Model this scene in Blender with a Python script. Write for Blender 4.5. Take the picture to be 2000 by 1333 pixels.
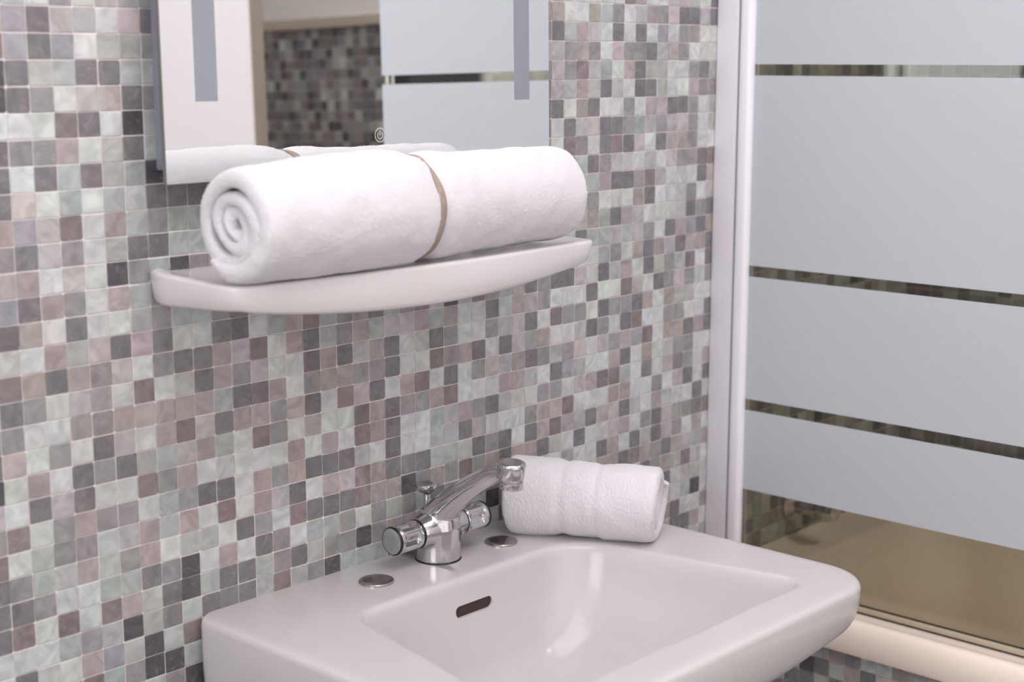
import bpy, bmesh, math, random
from mathutils import Vector, Matrix
import numpy as np

# ------------------------------------------------------------------ clean
for o in list(bpy.data.objects): bpy.data.objects.remove(o)
C = bpy.context.scene.collection
S = bpy.context.scene
PI = math.pi
MM = 0.001
rnd = random.Random(7)

# ------------------------------------------------------------------ camera
cam_data = bpy.data.cameras.new('camera')
cam = bpy.data.objects.new('camera', cam_data); C.objects.link(cam)
fwd = Vector((0.72553062, 0.66446088, -0.17915652))
right = Vector((0.67562249, -0.73724567, 0.00175211))
down = Vector((-0.13091816, -0.12231338, -0.98381902))
M = Matrix((( right.x, -down.x, -fwd.x, -0.6446), (right.y, -down.y, -fwd.y, -1.1377),
            (right.z, -down.z, -fwd.z, 1.3583), (0, 0, 0, 1)))
cam.matrix_world = M
cam_data.sensor_width = 36.0
cam_data.lens = 3018.0 / 2000 * 36
cam_data.clip_start = 0.02
cam_data.dof.use_dof = True
cam_data.dof.focus_distance = 1.56
cam_data.dof.aperture_fstop = 5.0
S.camera = cam

# ------------------------------------------------------------------ world, exposure
w = bpy.data.worlds.new('world'); S.world = w; w.use_nodes = True
w.node_tree.nodes['Background'].inputs[0].default_value = (0.9, 0.92, 1.0, 1)
w.node_tree.nodes['Background'].inputs[1].default_value = 0.3
S.view_settings.view_transform = 'Standard'
S.view_settings.look = 'None'
S.view_settings.gamma = 1.0
S.view_settings.use_curve_mapping = False
S.view_settings.exposure = 0.28
CEIL_LIGHT = 3.3      # emission of the ceiling panel
FRONT_FILL = 1.2    # emission of the added fill pane behind the camera

LEFT_FILL = 4.4       # emission of the added fill pane on the left wall

BATH_FILL = 14.0      # emission of the added fill lamp over the bath

# ------------------------------------------------------------------ helpers
def srgb(r, g, b):
    f = lambda c: (c/255/12.92) if c/255 <= 0.04045 else ((c/255+0.055)/1.055)**2.4
    return (f(r), f(g), f(b), 1.0)

def mat(name, color=(0.8, 0.8, 0.8, 1), rough=0.5, metal=0.0, coat=0.0, spec=0.5, sheen=0.0):
    m = bpy.data.materials.new(name); m.use_nodes = True
    b = m.node_tree.nodes['Principled BSDF']
    b.inputs['Base Color'].default_value = color
    b.inputs['Roughness'].default_value = rough
    b.inputs['Metallic'].default_value = metal
    b.inputs['Coat Weight'].default_value = coat
    b.inputs['Specular IOR Level'].default_value = spec
    b.inputs['Sheen Weight'].default_value = sheen
    return m

def nd(m, t): return m.node_tree.nodes.new(t)
def lk(m, a, b): m.node_tree.links.new(a, b)
def bsdf(m): return m.node_tree.nodes['Principled BSDF']

def noise_vary(m, base, amount=0.04, scale=30.0, bump=0.0, bump_scale=200.0, bump_dist=0.0005):
    n = nd(m, 'ShaderNodeTexNoise'); n.inputs['Scale'].default_value = scale; n.inputs['Detail'].default_value = 3
    tc = nd(m, 'ShaderNodeTexCoord'); lk(m, tc.outputs['Object'], n.inputs['Vector'])
    r = nd(m, 'ShaderNodeMapRange'); r.inputs[3].default_value = 1-amount; r.inputs[4].default_value = 1+amount
    lk(m, n.outputs['Fac'], r.inputs[0])
    v = nd(m, 'ShaderNodeVectorMath'); v.operation = 'SCALE'; v.inputs[0].default_value = base[:3]
    lk(m, r.outputs[0], v.inputs['Scale']); lk(m, v.outputs[0], bsdf(m).inputs['Base Color'])
    if bump:
        n2 = nd(m, 'ShaderNodeTexNoise'); n2.inputs['Scale'].default_value = bump_scale; n2.inputs['Detail'].default_value = 4
        lk(m, tc.outputs['Object'], n2.inputs['Vector'])
        bp = nd(m, 'ShaderNodeBump'); bp.inputs['Strength'].default_value = bump; bp.inputs['Distance'].default_value = bump_dist
        lk(m, n2.outputs['Fac'], bp.inputs['Height']); lk(m, bp.outputs[0], bsdf(m).inputs['Normal'])
    return m

def link_mesh(name, me, m=None, parent=None, smooth=True):
    o = bpy.data.objects.new(name, me); C.objects.link(o)
    if m is not None: me.materials.append(m)
    if smooth: me.polygons.foreach_set('use_smooth', [True]*len(me.polygons))
    if parent is not None: o.parent = parent
    return o

def obj(name, bm, m=None, parent=None, smooth=True):
    """bm coordinates are world mm; children of a thing get local coordinates."""
    bmesh.ops.recalc_face_normals(bm, faces=bm.faces)
    off = parent.matrix_world.translation if parent else Vector((0, 0, 0))
    p = parent
    off = Vector((0, 0, 0))
    while p is not None:
        off = off + p.location; p = p.parent
    for v in bm.verts: v.co = v.co*MM - off
    me = bpy.data.meshes.new(name); bm.to_mesh(me); bm.free()
    return link_mesh(name, me, m, parent, smooth)

def tag(o, label, cat, group=None):
    o['label'] = label; o['category'] = cat
    if group: o['group'] = group
    return o

def thing(name, label, cat, loc, group=None):
    o = bpy.data.objects.new(name, None); C.objects.link(o)
    o.empty_display_size = 0.02
    o.location = Vector(loc)*MM
    return tag(o, label, cat, group)

def struct(name, bm, m, smooth=False):
    o = obj(name, bm, m, None, smooth); o['kind'] = 'structure'; return o

def autosmooth(o, deg=35):
    me = o.data
    bm = bmesh.new(); bm.from_mesh(me)
    for e in bm.edges:
        if len(e.link_faces) == 2 and e.calc_face_angle(0) > math.radians(deg): e.smooth = False
    bm.to_mesh(me); bm.free()
    return o

def box(bm, x0, x1, y0, y1, z0, z1, bevel=0.0, seg=3):
    r = bmesh.ops.create_cube(bm, size=1)
    vs = r['verts']
    for v in vs:
        v.co = Vector(((x0+x1)/2 + v.co.x*(x1-x0), (y0+y1)/2 + v.co.y*(y1-y0), (z0+z1)/2 + v.co.z*(z1-z0)))
    if bevel:
        es = list({e for v in vs for e in v.link_edges})
        bmesh.ops.bevel(bm, geom=es, offset=bevel, segments=seg, profile=0.5, affect='EDGES')

def loft(bm, rings, cap0=True, cap1=True, closed=True):
    rows = [[bm.verts.new(p) for p in r] for r in rings]
    n = len(rings[0])
    for a, b in zip(rows[:-1], rows[1:]):
        for i in range(n if closed else n-1):
            j = (i+1) % n
            bm.faces.new((a[i], a[j], b[j], b[i]))
    if cap0: bm.faces.new(rows[0])
    if cap1: bm.faces.new(rows[-1][::-1])
    return rows

def frame_of(d):
    d = Vector(d).normalized()
    up = Vector((0, 0, 1)) if abs(d.z) < 0.95 else Vector((0, 1, 0))
    u = up.cross(d).normalized(); v = d.cross(u)
    return d, u, v

def lathe(bm, prof, origin, axis=(0, 0, 1), n=48, rf=None):
    """prof = [(radius, along)]"""
    d, u, v = frame_of(axis); o = Vector(origin)
    rings = []
    for k, (r, h) in enumerate(prof):
        ring = []
        for i in range(n):
            t = 2*PI*i/n
            rr = r * (rf(t, h) if rf else 1)
            ring.append(o + d*h + (u*math.cos(t)+v*math.sin(t))*rr)
        rings.append(ring)
    loft(bm, rings)

def smoothpath(pts, k=8):
    out = []
    P = [Vector(p) for p in pts]
    P = [P[0]*2-P[1]] + P + [P[-1]*2-P[-2]]
    for i in range(1, len(P)-2):
        a, b, c, d = P[i-1:i+3]
        for j in range(k):
            t = j/k
            out.append(0.5*((2*b)+(c-a)*t+(2*a-5*b+4*c-d)*t*t+(3*b-a-3*c+d)*t**3))
    out.append(P[-2])
    return out

# ------------------------------------------------------------------ materials
M_ceramic = mat('basin ceramic', srgb(222, 211, 209), 0.17, spec=0.42)
noise_vary(M_ceramic, srgb(200, 195, 195), 0.012, 6)
M_shelf = mat('shelf ceramic', srgb(222, 215, 215), 0.12, spec=0.5)
noise_vary(M_shelf, srgb(224, 218, 218), 0.012, 6)
M_chrome = mat('chrome', (0.62, 0.605, 0.62, 1), 0.14, 1.0)
noise_vary(M_chrome, (0.62, 0.605, 0.62, 1), 0.10, 60, 0.05, 90, 0.0004)
M_steel = mat('brushed steel', (0.40, 0.36, 0.34, 1), 0.22, 1.0)
noise_vary(M_steel, (0.46, 0.42, 0.40, 1), 0.2, 120, 0.1, 400, 0.0002)
M_black = mat('black rubber', srgb(22, 20, 24), 0.35)
M_cap = mat('grey handle cap', srgb(140, 148, 150), 0.2, 0.15)
noise_vary(M_cap, srgb(142, 148, 149), 0.15, 160)
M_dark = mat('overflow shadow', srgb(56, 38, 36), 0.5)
M_alu = mat('white profile', srgb(208, 204, 210), 0.38)
noise_vary(M_alu, srgb(228, 224, 231), 0.01, 12)
M_alu2 = mat('white door stile', srgb(228, 223, 229), 0.3)
noise_vary(M_alu2, srgb(242, 238, 246), 0.01, 12)
M_seal = mat('grey seal', srgb(70, 70, 76), 0.6)
M_sealc = mat('clear yellowed seal', srgb(178, 166, 146), 0.3)
noise_vary(M_sealc, srgb(178, 166, 146), 0.04, 60)
M_tub = mat('beige bath acrylic', srgb(226, 208, 192), 0.38)
noise_vary(M_tub, srgb(246, 230, 218), 0.015, 8)
M_white = mat('white paint', srgb(226, 224, 222), 0.6)
noise_vary(M_white, srgb(232, 230, 228), 0.01, 5)
M_part = mat('partition laminate', srgb(214, 209, 211), 0.45)
noise_vary(M_part, srgb(214, 209, 211), 0.01, 5)
M_cream = mat('cream trim paint', srgb(196, 184, 172), 0.5)
noise_vary(M_cream, srgb(196, 184, 172), 0.02, 9)
M_floor = mat('floor tile grey', srgb(150, 146, 142), 0.4)
noise_vary(M_floor, srgb(150, 146, 142), 0.06, 4)
M_mirror = mat('mirror silver', (0.93, 0.945, 0.94, 1), 0.0, 1.0)
M_mbox = mat('mirror box aluminium', srgb(150, 152, 166), 0.45, 0.3)
noise_vary(M_mbox, srgb(150, 152, 166), 0.02, 20)
M_strip = mat('sandblasted strip', srgb(150, 153, 162), 0.55)
noise_vary(M_strip, srgb(142, 145, 154), 0.015, 20)
M_icon = mat('etched icon', srgb(205, 200, 190), 0.6)
M_edge = mat('mirror edge', srgb(110, 108, 104), 0.3)

def make_cloth(name, col, scale=1.0):
    m = mat(name, col, 0.95, spec=0.1, sheen=0.35)
    bsdf(m).inputs['Sheen Roughness'].default_value = 0.6
    tc = nd(m, 'ShaderNodeTexCoord')
    n1 = nd(m, 'ShaderNodeTexNoise'); n1.inputs['Scale'].default_value = 1500*scale; n1.inputs['Detail'].default_value = 3
    n2 = nd(m, 'ShaderNodeTexNoise'); n2.inputs['Scale'].default_value = 260*scale; n2.inputs['Detail'].default_value = 2
    lk(m, tc.outputs['Object'], n1.inputs['Vector']); lk(m, tc.outputs['Object'], n2.inputs['Vector'])
    b1 = nd(m, 'ShaderNodeBump'); b1.inputs['Strength'].default_value = 0.6; b1.inputs['Distance'].default_value = 0.0009
    b2 = nd(m, 'ShaderNodeBump'); b2.inputs['Strength'].default_value = 0.18; b2.inputs['Distance'].default_value = 0.0016
    lk(m, n1.outputs['Fac'], b1.inputs['Height']); lk(m, n2.outputs['Fac'], b2.inputs['Height'])
    lk(m, b2.outputs[0], b1.inputs['Normal']); lk(m, b1.outputs[0], bsdf(m).inputs['Normal'])
    mr = nd(m, 'ShaderNodeMapRange'); mr.inputs[3].default_value = 0.965; mr.inputs[4].default_value = 1.02
    lk(m, n2.outputs['Fac'], mr.inputs[0])
    v = nd(m, 'ShaderNodeVectorMath'); v.operation = 'SCALE'; v.inputs[0].default_value = col[:3]
    lk(m, mr.outputs[0], v.inputs['Scale']); lk(m, v.outputs[0], bsdf(m).inputs['Base Color'])
    return m
M_towel = make_cloth('white terry', (0.72, 0.695, 0.73, 1))
M_twine = mat('taupe ribbon', srgb(158, 138, 128), 0.8)
noise_vary(M_twine, srgb(160, 142, 132), 0.25, 160, 0.6, 700, 0.0006)

# tile glass: per-tile colour and seed come from face attributes
def make_tile_mat():
    m = mat('glass mosaic', (0.5, 0.5, 0.5, 1), 0.22, coat=0.25)
    at = nd(m, 'ShaderNodeAttribute'); at.attribute_name = 'tile_color'
    sd = nd(m, 'ShaderNodeAttribute'); sd.attribute_name = 'tile_seed'
    tc = nd(m, 'ShaderNodeTexCoord')
    add = nd(m, 'ShaderNodeVectorMath'); add.operation = 'ADD'
    lk(m, tc.outputs['Object'], add.inputs[0]); lk(m, sd.outputs['Vector'], add.inputs[1])
    n = nd(m, 'ShaderNodeTexNoise'); n.inputs['Scale'].default_value = 46; n.inputs['Detail'].default_value = 1.2
    n.inputs['Distortion'].default_value = 1.6
    lk(m, add.outputs[0], n.inputs['Vector'])
    mr = nd(m, 'ShaderNodeMapRange'); mr.inputs[1].default_value = 0.3; mr.inputs[2].default_value = 0.7
    mr.inputs[3].default_value = 0.84; mr.inputs[4].default_value = 1.17
    lk(m, n.outputs['Fac'], mr.inputs[0])
    v = nd(m, 'ShaderNodeVectorMath'); v.operation = 'SCALE'
    lk(m, at.outputs['Color'], v.inputs[0]); lk(m, mr.outputs[0], v.inputs['Scale'])
    # faint pearly wisps
    wv = nd(m, 'ShaderNodeTexNoise'); wv.inputs['Scale'].default_value = 60; wv.inputs['Distortion'].default_value = 3.5
    wv.inputs['Detail'].default_value = 1
    lk(m, add.outputs[0], wv.inputs['Vector'])
    m2 = nd(m, 'ShaderNodeMapRange'); m2.inputs[1].default_value = 0.58; m2.inputs[2].default_value = 0.72
    m2.inputs[3].default_value = 0.0; m2.inputs[4].default_value = 0.13
    lk(m, wv.outputs['Fac'], m2.inputs[0])
    mx = nd(m, 'ShaderNodeMixRGB'); mx.inputs[2].default_value = (0.55, 0.53, 0.56, 1)
    lk(m, m2.outputs[0], mx.inputs[0]); lk(m, v.outputs[0], mx.inputs[1])
    lk(m, mx.outputs[0], bsdf(m).inputs['Base Color'])
    return m
M_tile = make_tile_mat()
M_grout = mat('pale grout', srgb(208, 197, 196), 0.85)
noise_vary(M_grout, srgb(224, 213, 211), 0.06, 90)

def make_glass(name, tint, rough=0.0):
    m = bpy.data.materials.new(name); m.use_nodes = True
    nt = m.node_tree
    for n in list(nt.nodes):
        if n.type != 'OUTPUT_MATERIAL': nt.nodes.remove(n)
    out = [n for n in nt.nodes if n.type == 'OUTPUT_MATERIAL'][0]
    tr = nt.nodes.new('ShaderNodeBsdfTransparent'); tr.inputs[0].default_value = tint
    gl = nt.nodes.new('ShaderNodeBsdfGlossy'); gl.inputs['Roughness'].default_value = rough
    gl.inputs['Color'].default_value = (0.9, 0.9, 0.9, 1)
    fr = nt.nodes.new('ShaderNodeFresnel'); fr.inputs['IOR'].default_value = 1.45
    mx = nt.nodes.new('ShaderNodeMixShader')
    nt.links.new(fr.outputs[0], mx.inputs[0]); nt.links.new(tr.outputs[0], mx.inputs[1]); nt.links.new(gl.outputs[0], mx.inputs[2])
    nt.links.new(mx.outputs[0], out.inputs[0])
    return m
M_glass = make_glass('clear shower glass', (0.88, 0.88, 0.80, 1))

def make_frost():
    m = bpy.data.materials.new('frosted film'); m.use_nodes = True
    nt = m.node_tree
    b = nt.nodes['Principled BSDF']
    b.inputs['Base Color'].default_value = srgb(217, 221, 228)
    b.inputs['Roughness'].default_value = 0.42
    out = [n for n in nt.nodes if n.type == 'OUTPUT_MATERIAL'][0]
    tl = nt.nodes.new('ShaderNodeBsdfTranslucent'); tl.inputs[0].default_value = srgb(205, 212, 214)
    mx = nt.nodes.new('ShaderNodeMixShader'); mx.inputs[0].default_value = 0.28
    n = nt.nodes.new('ShaderNodeTexNoise'); n.inputs['Scale'].default_value = 900
    tc = nt.nodes.new('ShaderNodeTexCoord'); nt.links.new(tc.outputs['Object'], n.inputs['Vector'])
    bp = nt.nodes.new('ShaderNodeBump'); bp.inputs['Strength'].default_value = 0.05; bp.inputs['Distance'].default_value = 0.0002
    nt.links.new(n.outputs['Fac'], bp.inputs['Height']); nt.links.new(bp.outputs[0], b.inputs['Normal'])
    nt.links.new(b.outputs[0], mx.inputs[1]); nt.links.new(tl.outputs[0], mx.inputs[2]); nt.links.new(mx.outputs[0], out.inputs[0])
    return m
M_frost = make_frost()

def emit(name, col, s):
    m = bpy.data.materials.new(name); m.use_nodes = True
    nt = m.node_tree; nt.nodes.remove(nt.nodes['Principled BSDF'])
    e = nt.nodes.new('ShaderNodeEmission'); e.inputs[0].default_value = col; e.inputs[1].default_value = s
    out = [n for n in nt.nodes if n.type == 'OUTPUT_MATERIAL'][0]
    nt.links.new(e.outputs[0], out.inputs[0]); return m
M_ceil_em = emit('ceiling lamp diffuser', (1.0, 0.955, 0.965, 1), CEIL_LIGHT)
M_left_fill = emit('left fill pane', (0.97, 0.97, 1.0, 1), LEFT_FILL)
M_bath_fill = emit('bath fill diffuser', (1.0, 0.97, 0.93, 1), BATH_FILL)
M_front_fill = emit('front fill pane', (1.0, 0.955, 0.97, 1), FRONT_FILL)

# ------------------------------------------------------------------ mosaic walls
PAL = {'L': (186, 189, 186), 'S': (161, 166, 162), 'g': (167, 165, 163), 'G': (140, 137, 137), 'D': (114, 111, 113),
       'X': (80, 78, 81), 'p': (170, 162, 161), 'P': (157, 147, 145), 'K': (126, 115, 114), 'T': (143, 141, 147)}
ROWS = {  # tile rows as the photograph shows them: row -> {first column: letters}
 -16: {32: 'LLLLLKPLLppgLD'},
 -15: {0: 'SLTLpgG', 31: 'PLLPSGLgPGpDDgD'},
 -14: {0: 'TDggLpD', 31: 'DSPgLDLDLTLGGLL'},
 -13: {0: 'TDTLggG', 31: 'gGPGLpGGDgPGLLL'},
 -12: {0: 'DgSDDSS', 31: 'gGKgSLPDggLLGDg'},
 -11: {0: 'DGLgpDG', 31: 'pSPgDgLDDSLLpGG'},
 -10: {-1: 'LLLKDLXS', 31: 'DLPDLLGLPpDDGLS'},
 -9: {-1: 'DGGPLgDS', 31: 'LDgpDDGSgTgpGLS'},
 -8: {-1: 'DLDSDgSX', 31: 'LKGLDKDpLDPPGLL'},
 -7: {-1: 'DpLSLSLDDD', 31: 'KKSDGpgLgLgGGDK'},
 -6: {-1: 'PTgKLPSGSS', 32: 'GgSPDDPKpLLLDp'},
 -5: {-1: 'GDgGLgDDSS', 32: 'gpGLLLPDLLgGLg'},
 -4: {-1: 'pPLpLXGSXG', 33: 'pPSDPgLLLgDGD'},
 -3: {-1: 'TDPGLPS', 32: 'SDSSpSgGLDPTDP'},
 -2: {-1: 'DPLDLLgGSSGK', 32: 'LLLSGLPDPgDpPD'},
 -1: {-1: 'gLPgpDpDLLDDLSPKSGGDSPKgXSKGSPDGDDpLDgPLDgGSKL'},
 0: {-1: 'KPDPGgLGDDPgKLPDSGPSggPSPLLDLPpGLLLDLLKpLDGpGLG'},
 1: {-1: 'DGLgGLKLgDPGpLLDPDgPDLgDGLLGggDLKGGLDGGDPLPggLL'},
 2: {-2: 'GGLLGGPPPPPSDDPLGPPGGDLLKGPDLDpGPLLgDGLDKLLGGLLD'},
 3: {-1: 'pLGLDgLPKgDPPGPDLKpDLPKLDLGpgPDGgGpLgGpTKLPPDPD'},
 4: {-1: 'LPLDGDgSgPSLKGLPLLKPDPGPKLLLPPgLDTgLLPDLPLgGGLL'},
 5: {-1: 'LDgDLLKGPLLLLLPLPLKPDLLSgPGDggLGGLpPDKSLDLpDGLp'},
 6: {-2: 'GKLGPGGLSTDDLPGPDDDgLDLLSSDggLLGPPKLLLPPLLGLpDLD'},
 7: {-2: 'KLSGGLgPSPLKLPgDLPpKPDDDSSSDGDLDPKPSDppDgLPgLLDL'},
 8: {-2: 'DGSgPSGPLgSLDGLKDDDKPPXGPGKGPDPPDgLDLLpPLGDpGGDK'},
 9: {-2: 'DDGLLSSDGXLPLDGLSSGLGSGSDGDSPKPKLLSLLDPLDgDpPLPL'},
 10: {-2: 'DKLKLKPSDXSDDSGDSGGXGPPSKGGSXPLGDLLSLPPDKPPDPp'},
 11: {-2: 'LLLSGSXgDSDDDSKSGXSSSGDPLSKGLDGPLSLPLPGDLDGPSK'},
 12: {-2: 'LDLLPTSXSKDLSGKPLDSGLPDGSLDGPLgLDKSLPGDgLLPDLp'},
 13: {-2: 'SGLSKSGXXSGLDPLSDGPLKDSLGPDLgSPLGDgLKPLGDSPgLS'},
 14: {-2: 'LPDSLGPSGXSDLPGLDSKPLGDPLSgDLPKGLSDPLgKDLgGPDL'},
}
COLS = {}
for r, segs in ROWS.items():
    for c0, s in segs.items():
        for i, ch in enumerate(s): COLS[(c0+i, r)] = ch
PT = 21.3
def zrow(r): return 850 + (-r + 11.85)*PT      # height of the grout line above tile row r

def mosaic(name, origin, du, dv, cols, rows, lookup=None, seed=1, keep=None, mix='LLLLLLSSSgggGGGDDDDXpPPPKT'):
    """origin + du*c + dv*r in mm; tiles raised along normal n"""
    du = np.array(du, float); dv = np.array(dv, float); o = np.array(origin, float)
    n = np.cross(dv, du); n /= np.linalg.norm(n)
    if lookup == 'flip': n = -n
    rg = random.Random(seed)
    verts, faces, cols_, seeds, mats = [], [], [], [], []
    u1 = du/np.linalg.norm(du); v1 = dv/np.linalg.norm(dv)
    keys = mix
    for r in range(*rows):
        for c in range(*cols):
            if keep and not keep(c, r): continue
            ch = COLS.get((c, r)) if lookup == 'photo' else None
            if ch is None: ch = rg.choice(keys)
            base = np.array(srgb(*PAL[ch])[:3])
            base = base * (1.13 + rg.uniform(-.10, .10)) * (1 + np.array([rg.uniform(-.03, .03) for _ in range(3)]))
            cx = c + .5 + rg.uniform(-.014, .014); cy = r + .5 + rg.uniform(-.014, .014)
            h = 0.5 - 0.021 + rg.uniform(-.006, .006)   # half size in tile units
            k = h - rg.choice([.012, .02, .025, .03, .07])
            i_ = .022
            tl = rg.uniform(-.012, .012)
            P8 = [(-k, -h), (k, -h), (h, -k), (h, k), (k, h), (-k, h), (-h, k), (-h, -k)]
            b = len(verts)
            t1, t2 = rg.uniform(-.12, .12), rg.uniform(-.12, .12)
            for (lev, ins) in ((0.0, 0), (0.42, 0), (0.68, i_)):
                for (x, y) in P8:
                    s = (h-ins)/h
                    xx = x*s; yy = y*s
                    xr = xx - yy*tl; yr = yy + xx*tl
                    hh = lev + (t1*xx + t2*yy if lev > 0 else 0)
                    verts.append(o + du*(cx+xr) + dv*(cy+yr) + n*hh)
            for l in range(2):
                for i in range(8):
                    j = (i+1) % 8
                    faces.append((b+l*8+i, b+l*8+j, b+(l+1)*8+j, b+(l+1)*8+i))
            faces.append(tuple(b+16+i for i in range(8)))
            sd = (rg.uniform(0, 9), rg.uniform(0, 9), rg.uniform(0, 9))
            for _ in range(17): cols_.append((*base, 1)); seeds.append(sd)
            mats += [0]*17
    # grout bed
    b = len(verts)
    c0, c1 = cols; r0, r1 = rows
    return verts, faces, cols_, seeds, mats, n

def build_mosaic(name, parts, bed):
    verts, faces, cols_, seeds, mats = [], [], [], [], []
    for (v, f, c, s, m, n) in parts:
        b = len(verts); verts += list(v); faces += [tuple(i+b for i in q) for q in f]
        cols_ += c; seeds += s; mats += m
    nb = len(verts)
    for (x0, x1, y0, y1, z0, z1) in bed:
        b = len(verts)
        for x in (x0, x1):
            for y in (y0, y1):
                for z in (z0, z1): verts.append(np.array((x, y, z), float))
        for q in ((0, 1, 3, 2), (4, 6, 7, 5), (0, 4, 5, 1), (2, 3, 7, 6), (0, 2, 6, 4), (1, 5, 7, 3)):
            faces.append(tuple(b+i for i in q)); cols_.append((.5, .5, .5, 1)); seeds.append((0, 0, 0)); mats.append(1)
    me = bpy.data.meshes.new(name)
    me.from_pydata([tuple(v*MM) for v in verts], [], faces)
    me.materials.append(M_tile); me.materials.append(M_grout)
    me.polygons.foreach_set('material_index', mats)
    a = me.attributes.new('tile_color', 'FLOAT_COLOR', 'FACE'); a.data.foreach_set('color', np.array(cols_, float).ravel())
    a = me.attributes.new('tile_seed', 'FLOAT_VECTOR', 'FACE'); a.data.foreach_set('vector', np.array(seeds, float).ravel())
    bm = bmesh.new(); bm.from_mesh(me); bmesh.ops.recalc_face_normals(bm, faces=bm.faces); bm.to_mesh(me); bm.free()
    o = bpy.data.objects.new(name, me); C.objects.link(o)
    return o

XR, YF, XL, ZC = 1490, -1640, -1700, 2400
XS_ = 965
# wall_back : plane y=0, tiles towards -y
z_top = zrow(-73)
p = mosaic('wall_back', (0, -0.9, zrow(0)), (PT, 0, 0), (0, 0, -PT), (-60, 70), (-60, 51), 'photo', 3)
pp = mosaic('t', (0, 0, 0), (1, 0, 0), (0, 0, -1), (0, 1), (0, 1))
wb = build_mosaic('wall_back', [p], [(XL-60, XR+60, -0.9, 80, 0, ZC)]); wb['kind'] = 'structure'
# wall_right : plane x=XR facing -x, tiled up to z 1437
ZTILE = 1461
tr = -int((ZTILE-zrow(0))/PT)
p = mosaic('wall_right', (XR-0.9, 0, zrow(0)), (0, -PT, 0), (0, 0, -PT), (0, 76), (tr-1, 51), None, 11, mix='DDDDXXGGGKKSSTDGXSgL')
wr = build_mosaic('wall_right', [p], [(XR-0.9, XR+80, YF-60, 80, 0, ZTILE), (XR+14, XR+80, YF-60, 80, ZTILE, ZC)]); wr['kind'] = 'structure'
bm = bmesh.new(); box(bm, XR-14, XR+13, YF+36, -1, ZTILE+1, ZTILE+24, 3)
struct('trim_1', bm, M_cream)
bm = bmesh.new(); box(bm, XR+8, XR+13, YF+0, 0, ZTILE+25, ZC-1); struct('trim_2', bm, M_white)

# other walls, floor, ceiling
bm = bmesh.new(); box(bm, XL-80, XR+80, YF-80, YF, 0, ZC); wf = struct('wall_front', bm, M_white)
bm = bmesh.new(); box(bm, XL-80, XL, YF, 0, 0, ZC); struct('wall_left', bm, M_white)
bm = bmesh.new(); box(bm, XL-80, XR+80, YF-80, 80, -60, 0); struct('floor', bm, M_floor)
bm = bmesh.new(); box(bm, XL-80, XR+80, YF-80, 80, ZC, ZC+60); struct('ceiling', bm, M_white)

# window added behind the camera as fill, seen only as light and reflection
wx0, wx1, wz0, wz1 = -520, 620, 700, 1640
bm = bmesh.new()
for (a, b_, c, d) in ((wx0-45, wx0, wz0-45, wz1+45), (wx1, wx1+45, wz0-45, wz1+45), (wx0, wx1, wz0-45, wz0), (wx0, wx1, wz1, wz1+45), ((wx0+wx1)/2-18, (wx0+wx1)/2+18, wz0, wz1)):
    box(bm, a, b_, YF+1, YF+30, c, d, 3, 2)
fill_win = struct('fill_window_1', bm, M_white)
bm = bmesh.new(); box(bm, wx0, wx1, YF+2, YF+8, wz0, wz1)
o = obj('fill_pane', bm, M_front_fill, fill_win, False)

# out-of-view window added to the left wall as side fill light 
bm = bmesh.new()
ly0, ly1, lz0, lz1 = -1350, -330, 1180, 2260
for (a, b_, c, d) in ((ly0-45, ly0, lz0-45, lz1+45), (ly1, ly1+45, lz0-45, lz1+45), (ly0, ly1, lz0-45, lz0), (ly0, ly1, lz1, lz1+45)):
    box(bm, XL+1, XL+30, a, b_, c, d, 3, 2)
fill_win2 = struct('fill_window_2', bm, M_white)
bm = bmesh.new(); box(bm, XL+2, XL+8, ly0, ly1, lz0, lz1); obj('fill_pane', bm, M_left_fill, fill_win2, False)
# thin white partition that closes the foot of the bath
bm = bmesh.new(); box(bm, 958, 983, YF+1, -976.5, 698, 2234)
struct('wall_partition', bm, M_part)
bm = bmesh.new(); box(bm, 957, 984, -976.4, -972, 698, 2234, 1, 2); struct('trim_3', bm, M_cream)
# ceiling light panel
t = thing('ceiling_light', 'square white ceiling light panel above the washbasin', 'ceiling light', (150, -820, ZC))
bm = bmesh.new(); box(bm, 150-780, 150+780, -820-580, -820+580, ZC-24, ZC-0.5, 4, 2); obj('lamp_frame', bm, M_white, t, False)
bm = bmesh.new(); box(bm, 150-750, 150+750, -820-550, -820+550, ZC-29, ZC-24.5); obj('lamp_diffuser', bm, M_ceil_em, t, False)

t = thing('ceiling_light', 'small square fill light added above the bathtub', 'ceiling light', (1235, -1000, ZC))  # unseen lamp added to brighten the bath area
bm = bmesh.new(); box(bm, 1235-150, 1235+150, -1150, -850, ZC-24, ZC-0.5, 4, 2); obj('lamp_frame', bm, M_white, t, False)
bm = bmesh.new(); box(bm, 1235-130, 1235+130, -1130, -870, ZC-29, ZC-24.5); obj('lamp_diffuser', bm, M_bath_fill, t, False)

# ------------------------------------------------------------------ bathtub with tiled front panel
def rrect(x0, x1, y0, y1, r, z, seg=8, es=6):
    pts = []
    cs = [(x1-r, y1-r, 0), (x0+r, y1-r, PI/2), (x0+r, y0+r, PI), (x1-r, y0+r, 1.5*PI)]
    for k, (cx, cy, a0) in enumerate(cs):
        arc = [Vector((cx+r*math.cos(a0+PI/2*i/seg), cy+r*math.sin(a0+PI/2*i/seg), z)) for i in range(seg+1)]
        pts += arc
        nx, ny, na = cs[(k+1) % 4]
        nxt = Vector((nx+r*math.cos(na), ny+r*math.sin(na), z))
        for i in range(1, es): pts.append(arc[-1].lerp(nxt, i/es))
    return pts
tub = thing('bathtub', 'beige bathtub with rounded rim behind the striped glass screen, tiled front panel below', 'bathtub', (1210, -820, 0))
TX0, TX1, TY0, TY1, TZ = 926, XR-3, YF+3, -3, 695
bm = bmesh.new()
rings = []
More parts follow.
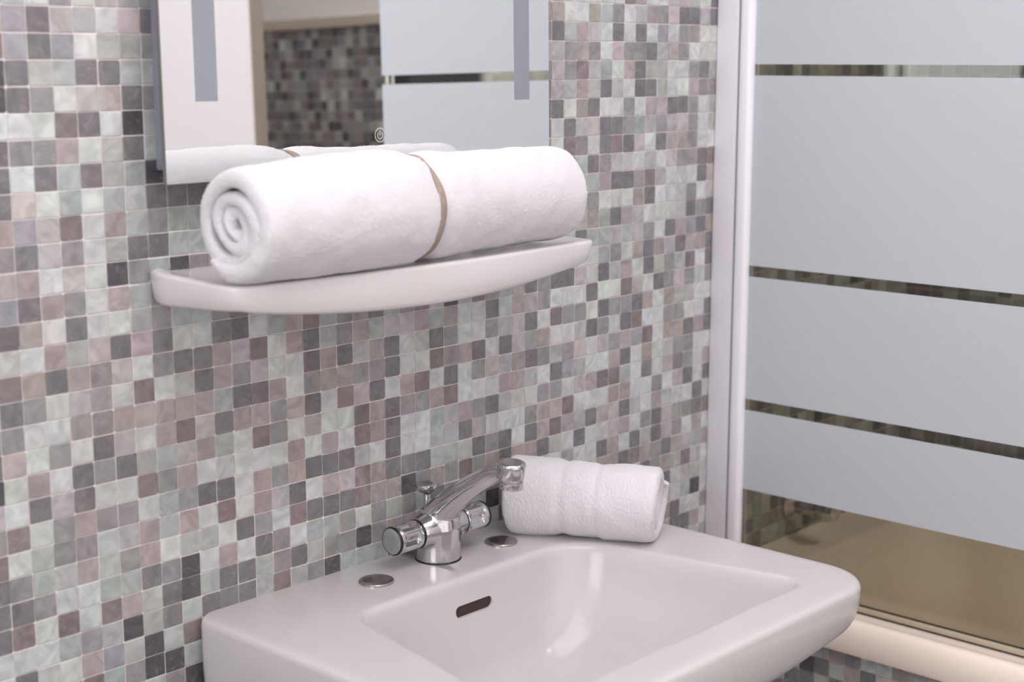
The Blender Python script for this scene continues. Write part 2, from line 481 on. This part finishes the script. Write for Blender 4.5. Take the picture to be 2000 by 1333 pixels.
for (ins, z) in ((2, 655), (0, 660), (0, 676), (1.5, 683), (4, 690), (8, 694.5), (13, 696), (18, 695), (26, 691.5), (36, 689.8)):
    rings.append(rrect(TX0+ins, TX1-ins*0.1, TY0+ins*0.1, TY1-ins*0.1, 14, z))
rings.append(rrect(TX0+62, TX1-52, TY0+90, TY1-60, 90, 690))
rings.append(rrect(TX0+67, TX1-57, TY0+95, TY1-65, 90, 688))
rings.append(rrect(TX0+71, TX1-61, TY0+100, TY1-70, 90, 682))
rings.append(rrect(TX0+85, TX1-75, TY0+130, TY1-95, 95, 560))
rings.append(rrect(TX0+100, TX1-90, TY0+180, TY1-125, 95, 400))
rings.append(rrect(TX0+120, TX1-110, TY0+220, TY1-150, 80, 345))
rings.append(rrect(TX0+150, TX1-140, TY0+260, TY1-190, 60, 325))
loft(bm, rings, cap0=False, cap1=True)
obj('tub_shell', bm, M_tub, tub)
p = mosaic('panel', (944-0.9, 0, 654), (0, -PT, 0), (0, 0, -PT), (0, 76), (0, 30), None, 23)
pan = build_mosaic('tiled_panel', [p], [(944, 960, YF+2, -2, 2, 654)])
pan.parent = tub; pan.matrix_parent_inverse = Matrix.Translation(-tub.location)
for v in []: pass

# ------------------------------------------------------------------ shower screen
XS = 971
scr = thing('shower_screen', 'glass bath screen with wide frosted bands and narrow clear stripes in white profiles', 'shower screen', (XS, -340, 695))
bm = bmesh.new(); box(bm, XS, XS+22, -34.5, -1.5, 697, 2100, 3, 3); autosmooth(obj('wall_profile', bm, M_alu, scr))
bm = bmesh.new(); box(bm, XS+3, XS+18, -37.5, -34, 697, 2098); obj('profile_seal', bm, M_seal, scr, False)
bm = bmesh.new(); box(bm, XS-4, XS+20, -57, -37, 699, 2096, 7, 5); autosmooth(obj('door_stile', bm, M_alu2, scr))
YE = -682
bm = bmesh.new(); box(bm, XS+5, XS+11, YE, -52, 699, 2094, 0.8, 2); obj('glass_pane', bm, M_glass, scr, False)
bands = [(815.5, 919.5), (934, 1091), (1105, 1340), (1353.5, 1590), (1604, 1840), (1854, 2090)]
for (a, b_) in bands:
    bm = bmesh.new(); box(bm, XS+4.2, XS+4.9, YE+0.5, -56.5, a, b_); obj('frosted_band', bm, M_frost, scr, False)
bm = bmesh.new(); box(bm, XS+1.5, XS+12.5, YE, -57, 692.4, 699.0, 1.5, 2); obj('bottom_seal', bm, M_sealc, scr)
bm = bmesh.new(); box(bm, XS+4, XS+11, YE, -57, 690.3, 692.4, 0.4, 1); obj('seal_lip', bm, M_seal, scr)

# chrome bath tap on the wall behind the screen
tp = thing('bath_tap', 'small chrome bath tap on the mosaic wall behind the glass screen', 'tap', (1185, -2, 735))
bm = bmesh.new(); lathe(bm, [(26, 1), (26, 5), (20, 9), (14, 14), (13, 45)], (1185, 0, 741), (0, -1, 0)); autosmooth(obj('tap_body', bm, M_chrome, tp))
bm = bmesh.new(); lathe(bm, [(15, 46), (17, 54), (17.5, 62), (14, 72), (6, 77)], (1185, 0, 741), (0, -1, 0), rf=lambda t, h: 1-0.12*abs(math.sin(3*t))); autosmooth(obj('handle', bm, M_chrome, tp))

# ------------------------------------------------------------------ mirror
mir = thing('wall_mirror', 'rectangular wall mirror with two frosted light strips, hung above the shelf', 'mirror', (372, 0, 1600))
MX0, MX1, MZ0, MZ1, MY = 125.5, 619, 1253, 1953, -35
bm = bmesh.new(); box(bm, 139, 602, -31, -0.5, 1264, MZ1-12, 1.5, 2)
for v in bm.verts:
    if v.co.y > -15: v.co.y -= (v.co.z-1250)*math.tan(math.radians(0.87))
obj('back_box', bm, M_mbox, mir, False)
bm = bmesh.new(); box(bm, MX0, MX1, MY+0.05, MY+5, MZ0, MZ1, 0.5, 1)
g = obj('mirror_glass', bm, M_mirror, mir, False)
g.data.materials.append(M_edge)
for poly in g.data.polygons:
    poly.material_index = 0 if poly.normal.y < -0.95 else 1
for (a, b_, zs) in ((159, 182.5, 1322.5), (563.5, 587, 1317)):
    bm = bmesh.new(); box(bm, a, b_, MY-0.12, MY+0.04, zs, MZ1-70); obj('light_strip', bm, M_strip, mir, False)
def ringflat(bm, cx, cz, r0, r1, a0, a1, y, n=48):
    vs = []
    for i in range(n+1):
        a = a0+(a1-a0)*i/n
        vs.append((bm.verts.new((cx+r0*math.cos(a), y, cz+r0*math.sin(a))), bm.verts.new((cx+r1*math.cos(a), y, cz+r1*math.sin(a)))))
    for (p0, p1), (q0, q1) in zip(vs[:-1], vs[1:]): bm.faces.new((p0, p1, q1, q0))
bm = bmesh.new()
ringflat(bm, 372, 1287, 6.2, 6.9, 0, 2*PI, MY-0.1)
ringflat(bm, 372, 1286.6, 2.9, 3.5, PI/2+0.62, PI/2+2*PI-0.62, MY-0.1)
box(bm, 371.7, 372.3, MY-0.15, MY-0.05, 1286.4, 1291.2)
obj('touch_switch', bm, M_icon, mir, False)
# the mirror leans back slightly at the top
mir_tilt = math.radians(-0.85)
piv = Matrix.Translation(Vector((0, MY*MM, MZ0*MM)))
mir.matrix_world = piv @ Matrix.Rotation(mir_tilt, 4, 'X') @ piv.inverted() @ Matrix.Translation(mir.location)

# ------------------------------------------------------------------ ceramic shelf
sh = thing('ceramic_shelf', 'glossy pinkish white ceramic shelf with bowed front under the mirror', 'shelf', (350, 0, 1150))
ZT = 1177.5
top = smoothpath([(128, -1), (118, -30), (114, -70), (110, -116)], 6) + smoothpath([(110.5, -128), (114, -139), (124, -146)], 4)[1:] + \
      smoothpath([(150, -148.5), (230, -154), (330, -157), (420, -153), (500, -146), (560, -139.5)], 8) + \
      smoothpath([(569, -137), (574, -133), (576, -126)], 4)[1:] + smoothpath([(579, -104), (592, -62), (604, -1)], 6)
top = [Vector((q[0], q[1], 0)) for q in [tuple(a)[:2] for a in [Vector((*t_[:2], 0)) if len(t_) > 1 else t_ for t_ in top]]]
cx_, cy_ = 350, -70
def hfun(x, y):
    u = (x-345)/230
    f = min(1, max(0, -y/150))
    ends = 32 - 10*f
    return ends + (39-ends)*max(0, 1-u*u)**0.8*f + 3*(1-f)*0
def shring(ins, dz_frac=None, dz=0):
    out = []
    for q in top:
        d = Vector((cx_, cy_, 0)) - q
        # inset towards the centre on each axis, keep the wall side on the wall
        sx = 1-ins/240.0; sy = 1-ins/150.0
        x = cx_+(q.x-cx_)*sx; y = -0.8+(q.y+0.8)*sy
        z = ZT - dz if dz_frac is None else ZT - hfun(q.x, q.y)*dz_frac - dz
        out.append(Vector((x, y, z)))
    return out
rings = [shring(40, None, 3.0), shring(24, None, 3.0), shring(19, None, 2.4), shring(15, None, 0.8), shring(11, None, 0.1), shring(4.5, None, 0), shring(2.4, None, 0.25), shring(1.0, None, 0.9), shring(0.3, None, 2.0), shring(0, None, 3.6),
         shring(1.5, 0.55), shring(4, 0.84), shring(6, 0.93), shring(10, 0.985), shring(16, 1.0), shring(60, 1.0)]
bm = bmesh.new(); loft(bm, rings)
obj('shelf_body', bm, M_shelf, sh)

# ------------------------------------------------------------------ washbasin
bs = thing('washbasin', 'pinkish white ceramic washbasin with rounded corners below the shelf', 'washbasin', (430, 0, 850))
def quadring(c4, rr, z, zf=None, seg=8, es=30):
    """rounded quad ring through 4 corners given CCW, rr = 4 radii"""
    pts = []
    n = 4
    arcs = []
    for k in range(n):
        P0 = Vector((*c4[k], 0)); A = (Vector((*c4[k-1], 0))-P0).normalized(); B = (Vector((*c4[(k+1) % n], 0))-P0).normalized()
        half = A.angle(B)/2
        L = rr[k]/math.tan(half)
        a = P0+A*L; b = P0+B*L
        arc = []
        for i in range(seg+1):
            t = i/seg
            # circular-ish blend by rational quadratic
            wgt = math.sin(half)
            den = (1-t)**2+2*wgt*t*(1-t)+t*t
            arc.append((a*(1-t)**2+P0*2*wgt*t*(1-t)+b*t*t)/den)
        arcs.append(arc)
    for k in range(n):
        pts += arcs[k]
        nxt = arcs[(k+1) % n][0]
        for i in range(1, es): pts.append(arcs[k][-1].lerp(nxt, i/es))
    out = []
    for q in pts:
        zz = zf(q.x, q.y) if zf else z
        out.append(Vector((q.x, q.y, zz)))
    return out
BX0, BX1, BY = 161, 699, -412
def outer(ins, zf, dback=0):
    c = [(BX1-ins, -1), (BX0+ins, -1), (BX0+ins, BY+ins), (BX1-ins, BY+ins)]
    return quadring(c, [max(4, 16-ins*0.3), max(4, 16-ins*0.3), max(20, 52-ins*0.3), max(20, 58-ins*0.3)], 0, zf)
def apron(x, y):
    fy = min(1, max(0, -y/412)); u = (x-430)/270
    return 36 + 62*(1-fy)**1.0 + 24*max(0, 1-u*u)*fy
rings = []
def inner(pb, ps, pf, r, z):
    c = [(583-ps, -102-pb), (262+ps, -102-pb), (206+ps, -367+pf), (636-ps, -367+pf)]
    return quadring(c, r, z)
inn = [inner(0, 0, 0, [58, 36, 20, 20], 850), inner(2, 1.5, 1.5, [58, 36, 20, 20], 849.4), inner(4.2, 3.5, 3.5, [58, 36, 20, 20], 847.5), inner(6, 5.5, 5.5, [58, 36, 22, 22], 844),
       inner(6.2, 8, 8, [59, 38, 25, 25], 838), inner(7.2, 10, 10.5, [59, 39, 27, 27], 831), inner(8.2, 12.5, 13, [60, 40, 29, 29], 824), inner(9.4, 15, 16, [60, 42, 32, 32], 817), inner(10.8, 18, 20, [60, 43, 34, 34], 809), inner(13, 22.5, 25, [60, 44, 36, 36], 800), inner(16, 28, 32, [60, 46, 40, 40], 790), inner(24, 44, 52, [58, 50, 46, 46], 765),
       inner(36, 62, 72, [46, 46, 50, 50], 748), inner(54, 84, 92, [40, 40, 46, 46], 739), inner(74, 104, 112, [22, 22, 26, 26], 736)]
out_ = [outer(14, lambda x, y: 850), outer(7, lambda x, y: 849.9), outer(3.5, lambda x, y: 849.0), outer(1.2, lambda x, y: 847), outer(0, lambda x, y: 843.5),
        outer(0.6, lambda x, y: 850-apron(x, y)*0.5), outer(3, lambda x, y: 850-apron(x, y)*0.8), outer(7, lambda x, y: 850-apron(x, y)*0.95), outer(14, lambda x, y: 850-apron(x, y)*1.06),
        outer(50, lambda x, y: min(770, 850-apron(x, y)*1.4)), outer(100, lambda x, y: 720), outer(150, lambda x, y: 705)]
flat_in = inner(-5, -5, -5, [60, 38, 24, 24], 850); flat_out = outer(20, lambda x, y: 850)
bm = bmesh.new(); loft(bm, inn[::-1] + [flat_in, flat_out] + out_, cap0=True, cap1=True)
basin = obj('basin_body', bm, M_ceramic, bs)
# overflow slot cut through the back wall of the bowl
def slot(bm, cx, cz, hw, hh, y0, y1, n=12):
    prof = []
    for i in range(n+1):
        a = -PI/2+PI*i/n; prof.append((cx+hw-hh+hh*math.cos(a), cz+hh*math.sin(a)))
    for i in range(n+1):
        a = PI/2+PI*i/n; prof.append((cx-hw+hh+hh*math.cos(a), cz+hh*math.sin(a)))
    loft(bm, [[Vector((x, y0, z)) for x, z in prof], [Vector((x, y1, z)) for x, z in prof]])
bm = bmesh.new(); slot(bm, 421, 817, 26.5, 6.0, -103, -135)
bmesh.ops.recalc_face_normals(bm, faces=bm.faces)
for v in bm.verts: v.co = v.co*MM - bs.location
cm = bpy.data.meshes.new('cut'); bm.to_mesh(cm); bm.free()
cm.materials.append(M_dark); cut = bpy.data.objects.new('cut', cm); C.objects.link(cut); cut.parent = bs
mod = basin.modifiers.new('overflow', 'BOOLEAN'); mod.operation = 'DIFFERENCE'; mod.object = cut; mod.solver = 'EXACT'
bpy.context.view_layer.update()
dg = bpy.context.evaluated_depsgraph_get()
new = bpy.data.meshes.new_from_object(basin.evaluated_get(dg))
basin.modifiers.clear(); basin.data = new; autosmooth(basin, 40)
bpy.data.objects.remove(cut)
bm = bmesh.new(); slot(bm, 421, 817, 26.4, 5.9, -108.2, -109.0); obj('overflow_shade', bm, M_dark, bs, False)  # dark plate in the slot, shade of the hole put into its colour
# drain
bm = bmesh.new(); lathe(bm, [(24, 0), (24, 1.5), (20, 2.5), (18, 1.5), (3, 1.2)], (425, -225, 736.2)); autosmooth(obj('drain_ring', bm, M_steel, bs))
# pedestal
bm = bmesh.new()
loft(bm, [rrect(430-a, 430+a, -40-b_, -30, 30, z) for (a, b_, z) in ((75, 170, 712), (78, 175, 690), (82, 175, 640), (80, 165, 300), (92, 185, 60), (98, 195, 2))])
obj('pedestal', bm, M_ceramic, bs)

# tap hole covers
for (x, y, lab) in ((342, -53, 'round dull metal tap hole cover on the basin, left of the faucet'), (519, -57, 'round dull metal tap hole cover between the faucet and the small towel')):
    bm = bmesh.new(); lathe(bm, [(17.6, 0.1), (17.6, 1.4), (17.0, 2.3), (15.8, 2.7), (13, 2.9), (8, 3.1), (1, 3.2)], (0, 0, 0), n=56)
    o = obj('tap_hole_cover', bm, M_steel, None)
    autosmooth(o, 30)
    o.location = (x*MM, y*MM, 0.850); tag(o, lab, 'tap hole cover')

# ------------------------------------------------------------------ faucet
FX, FY = 436, -45
fc = thing('faucet', 'chrome two-handle basin faucet with raised angled spout', 'faucet', (FX, FY, 850))
bm = bmesh.new()
lathe(bm, [(23.4, 0.2), (23.4, 12), (23.8, 24), (24, 34), (22.5, 44), (17, 54), (6, 60)], (FX, FY, 850), n=64)
lathe(bm, [(14.6, -31.5), (15.6, -29), (18.0, -21), (20.5, -11), (22, 0), (20.5, 11), (18.0, 21), (15.6, 29), (14.6, 31.5)], (FX, FY, 883), (1, 0, 0), n=48)
def tube(bm, pts, rad, k=10, n=32):
    path = smoothpath([(p_[0], p_[1], p_[2]) for p_ in pts], k)
    rp = smoothpath([(r_[0], r_[1], 0) for r_ in rad], k)
    rings = []
    for i, q in enumerate(path):
        d = (path[min(i+1, len(path)-1)]-path[max(i-1, 0)]).normalized()
        u = Vector((1, 0, 0)); v = d.cross(u).normalized()
        rings.append([q+u*math.cos(2*PI*j/n)*rp[i].x+v*math.sin(2*PI*j/n)*rp[i].y for j in range(n)])
    loft(bm, rings)
tube(bm, [(FX, FY+9, 884), (FX, FY-2, 898), (FX, FY-20, 915), (FX, FY-42, 932), (FX, FY-66, 947.5), (FX, FY-84, 957), (FX, FY-100, 961)],
     [(19, 18), (18.5, 16.5), (16.5, 14), (14.5, 12), (13.2, 10.6), (12.2, 9.2), (12, 8.4)])
lathe(bm, [(12, -6.5), (13.6, -5.5), (14.2, 0), (14.3, 8), (13.7, 10.6), (12.4, 11.5)], (FX, -147, 960), (0, -0.10, 1), n=48)
body = obj('faucet_body', bm, M_chrome, fc)
rm = body.modifiers.new('fuse', 'REMESH'); rm.mode = 'VOXEL'; rm.voxel_size = 0.0009; rm.use_smooth_shade = True
sm = body.modifiers.new('soften', 'SMOOTH'); sm.factor = 0.5; sm.iterations = 14
bpy.context.view_layer.update()
dg = bpy.context.evaluated_depsgraph_get()
new = bpy.data.meshes.new_from_object(body.evaluated_get(dg)); body.modifiers.clear(); body.data = new
new.polygons.foreach_set('use_smooth', [True]*len(new.polygons))
bm = bmesh.new(); lathe(bm, [(10.4, -8.2), (11.4, -7.8), (11.9, -7.0), (11.9, 0), (11.6, 2)], (FX, -148.0, 952.5), (0, -0.10, 1), n=48, rf=None)
autosmooth(obj('aerator', bm, M_chrome, fc))
bm = bmesh.new(); lathe(bm, [(24, 0.05), (24.2, 0.6), (23.4, 1.2)], (FX, FY, 850), n=64); obj('base_gasket', bm, M_black, fc)
for s, lab in ((-1, 'left'), (1, 'right')):
    ax = (s, 0, 0); o0 = (FX-s*7.5, FY, 883)
    def lobes(t, h):
        if h < 42.5 or h > 66: return 1.0
        f = min(1, (h-42)/3.6, (67-h)/3.6)
        return 1.0 - 0.40*f*(0.5+0.5*math.cos(4*(t+0.12)))**0.75
    bm = bmesh.new()
    prof = [(11, 38), (13.8, 39.5), (14.6, 41), (14.8, 43)] + [(14.9, 43+i*1.2) for i in range(1, 21)] + [(14.8, 68.5), (14.4, 70)]
    lathe(bm, prof, o0, ax, n=96, rf=lobes); h_ = obj('handle', bm, M_chrome, fc); autosmooth(h_, 40)
    bm = bmesh.new(); lathe(bm, [(14.5, 70.1), (14.7, 70.6), (14.6, 72.6), (14.0, 73.2)], o0, ax, n=64); obj('cap_ring', bm, M_black, h_)
    bm = bmesh.new(); lathe(bm, [(13.4, 72.0), (13.4, 73.2), (13.0, 73.5), (6, 73.55), (1, 73.6)], o0, ax, n=64); autosmooth(obj('handle_cap', bm, M_cap, h_), 50)
    bm = bmesh.new(); lathe(bm, [(14.2, 37.6), (15.1, 38.0), (15.1, 39.2), (14.2, 39.6)], o0, ax, n=64); obj('handle_seal', bm, M_black, h_)
bm = bmesh.new(); lathe(bm, [(3.5, 0), (3.5, 20), (4.6, 21.4), (8.4, 23), (11.2, 27), (12.2, 30.6), (12.0, 31.8), (11.0, 32.0), (6, 31.0), (1, 30.7)], (FX+6, FY+22, 893), n=40)
autosmooth(obj('pop_up_knob', bm, M_chrome, fc))

# ------------------------------------------------------------------ towels
def spiral_r(f, R, thick): return thick*0.42 + (R-thick*0.5-thick*0.42)*(1-(1-f)**1.35)
def roll(name, parent, A, B, R, turns, thick, prof, squash=(1, 1), end=0.0, cw=1, tilt=0, endf=None, seed=1, core=0.25, lump=1.0, shift=(0, 0)):
    """a sheet of terry rolled up: spiral swept with a stadium section. A,B = axis ends (mm, at the axis)"""
    A = Vector(A); B = Vector(B); ax = (B-A).normalized(); L = (B-A).length
    up = Vector((0, 0, 1)); side = up.cross(ax).normalized(); up = ax.cross(side).normalized()
    rg = random.Random(seed)
    ph = [rg.uniform(0, 6.28) for _ in range(12)]
    ns = int(56*turns); na = 64; ne = 7
    bm = bmesh.new(); rings = []
    for i in range(ns+1):
        f = i/ns
        th = end - cw*2*PI*turns*(1-f)
        rr = spiral_r(f, R, thick)
        # flattened, off-centre core
        q = max(0, 1-f-1/turns)/(1-1/turns)
        fl = 1-core*q**0.7; off = q**1.1
        ring = []
        wob = 1.0 + 0.5*math.sin(th*0.7+ph[0])
        Ls = 0.5*L - 2.5 - (1-f)*5*(1+0.5*math.sin(th+ph[1])) + 1.5*math.sin(th*1.3+ph[2])
        t2 = thick*0.5*1.42
        if i < 2: t2 *= 0.5+0.25*i
        g = min(1, (1-f)*turns/0.10); g = g*g*(3-2*g)
        t2 *= 0.38+0.62*g
        rr -= (1-g)*thick*0.22
        outline = []
        for k in range(na+1): outline.append((-Ls+t2+(2*Ls-2*t2)*k/na, 1))
        for k in range(1, ne): outline.append((Ls-t2+0.62*t2*math.sin(PI*k/ne), math.cos(PI*k/ne)))
        for k in range(na+1): outline.append((Ls-t2-(2*Ls-2*t2)*k/na, -1))
        for k in range(1, ne): outline.append((-Ls+t2-0.62*t2*math.sin(PI*k/ne), -math.cos(PI*k/ne)))
        for (a, n_) in outline:
            u = a/L+0.5
            s = prof(u, th, f)
            r = (rr + n_*t2)*(s if f > 0.4 else 1+(s-1)*f/0.4)
            # long soft lumps
            r *= 1 + lump*0.010*f*(math.sin(7*u+2*th+ph[3])+math.sin(13*u-3*th+ph[4]))
            # rounded shoulders of the outer layers
            e = max(0, abs(a)-(0.5*L-22))/22
            r *= 1-0.10*f*min(1, e)**2
            cu = math.cos(th)*r; sv = math.sin(th)*r*fl
            ct, st = math.cos(tilt*min(1, 2*q)), math.sin(tilt*min(1, 2*q))
            x_ = cu*ct - sv*st + shift[0]*off; y_ = cu*st + sv*ct + shift[1]*off
            aa = a + (endf(x_, y_) if endf else 0)*(a/(0.5*L))
            # rest on the support: flatten the underside a little
            yy = y_*squash[1]
            lim = -(R*0.955+thick*0.12)
            if yy < lim: yy = lim + (yy-lim)*0.15
            ring.append((A+B)/2 + ax*aa + side*(x_*squash[0]) + up*yy)
        rings.append(ring)
    loft(bm, rings, cap0=True, cap1=True)
    o = obj(name, bm, M_towel, parent)
    tx = bpy.data.textures.new(name+'_fluff', 'CLOUDS'); tx.noise_scale = 0.0022; tx.noise_depth = 1
    sub = o.modifiers.new('sub', 'SUBSURF'); sub.levels = 2; sub.render_levels = 2
    d = o.modifiers.new('fluff', 'DISPLACE'); d.texture = tx; d.strength = 0.0011; d.mid_level = 0.5; d.texture_coords = 'LOCAL'
    tx2 = bpy.data.textures.new(name+'_fold', 'CLOUDS'); tx2.noise_scale = 0.03; tx2.noise_depth = 1
    d2 = o.modifiers.new('fold', 'DISPLACE'); d2.texture = tx2; d2.strength = 0.003; d2.mid_level = 0.5; d2.texture_coords = 'LOCAL'
    return o

# big towel on the shelf
R1 = 49.6
tw = thing('rolled_towel', 'large rolled white towel with a taupe ribbon lying on the ceramic shelf', 'towel', (365, -96, 1176))
def g_(u, c, w): return math.exp(-((u-c)/w)**2)
def prof1(u, th, f):
    s = 1 - 0.085*g_(u, 0.492, 0.026) + 0.022*g_(u, 0.42, 0.05) + 0.012*g_(u, .56, .04)
    s *= 1 - 0.050*max(0, 0.16-u)/0.16 - 0.008*g_(u, 0.26, 0.015) - 0.008*g_(u, 0.33, 0.012)
    s *= 1 - 0.16*max(0, (.22-u)/.22)**1.5*max(0, math.cos(th-0.3))
    s *= (1 - 0.05*min(1, max(0, (u-.5)/.15)))*(1 + 0.075*g_(u, .30, .14))
    return s
A1, B1 = Vector((105, -136, 1177.5+50.6)), Vector((545, -110, 1177.5+50.2))
E1, T1, TK1 = -0.95, 3.5, 11.5
roll('towel_cloth', tw, A1, B1, R1, T1, TK1, prof1, (1.0, 1.0), end=E1, cw=1, tilt=0.85, seed=4, core=0.58, shift=(-6, -4))
# ribbon tied round the towel, following its surface
bm = bmesh.new(); rings = []
n = 180; rg = random.Random(5)
ax1 = (B1-A1).normalized(); sd1 = Vector((0, 0, 1)).cross(ax1).normalized()
for i in range(n):
    a = 2*PI*i/n
    f = 1-((E1-a) % (2*PI))/(2*PI*T1)
    ue = 0.492 + 0.012*math.cos(a-0.5) + 0.002*math.sin(4*a+1)
    r = (spiral_r(f, R1, TK1)+TK1*0.71)*prof1(ue, a, 1.0)+0.9
    wd = 4.2 + 1.5*math.sin(2*a+0.4) + 0.9*math.sin(5*a)
    ring = []
    for (dx, dr) in ((-wd, -0.2), (-wd*0.5, 0.45+0.35*math.sin(9*a)), (0, 0.2), (wd*0.5, 0.5+0.4*math.sin(7*a+1)), (wd, -0.1), (0, -1.2)):
        rr = r+dr
        zz = rr*math.sin(a); lim = -(R1*0.955+TK1*0.12)
        if zz < lim: zz = lim+(zz-lim)*0.15-0.2
        ring.append(A1.lerp(B1, ue) + ax1*dx + sd1*(rr*math.cos(a)) + Vector((0, 0, zz)))
    rings.append(ring)
rows = loft(bm, rings+[rings[0]], cap0=False, cap1=False)
bmesh.ops.remove_doubles(bm, verts=bm.verts, dist=0.01)
obj('ribbon_tie', bm, M_twine, tw)

# small towel on the basin
R2 = 43.6
tw2 = thing('rolled_hand_towel', 'small rolled white hand towel lying on the back right corner of the washbasin', 'towel', (618, -105, 850))
def prof2(u, th, f):
    return 1 + 0.06*g_(u, 0.02, 0.3) - 0.045*g_(u, 0.385, 0.03) - 0.04*g_(u, .6, .022) - 0.02*g_(u, .5, .08) + 0.01*g_(u, .8, .12)
roll('towel_cloth', tw2, (560, -25, 850+42.5), (641, -184, 850+42.5), R2, 2.7, 10.5, prof2, (1.0, 1.0), end=0.5, cw=1, tilt=0.5, seed=9, core=0.3, lump=0.7)
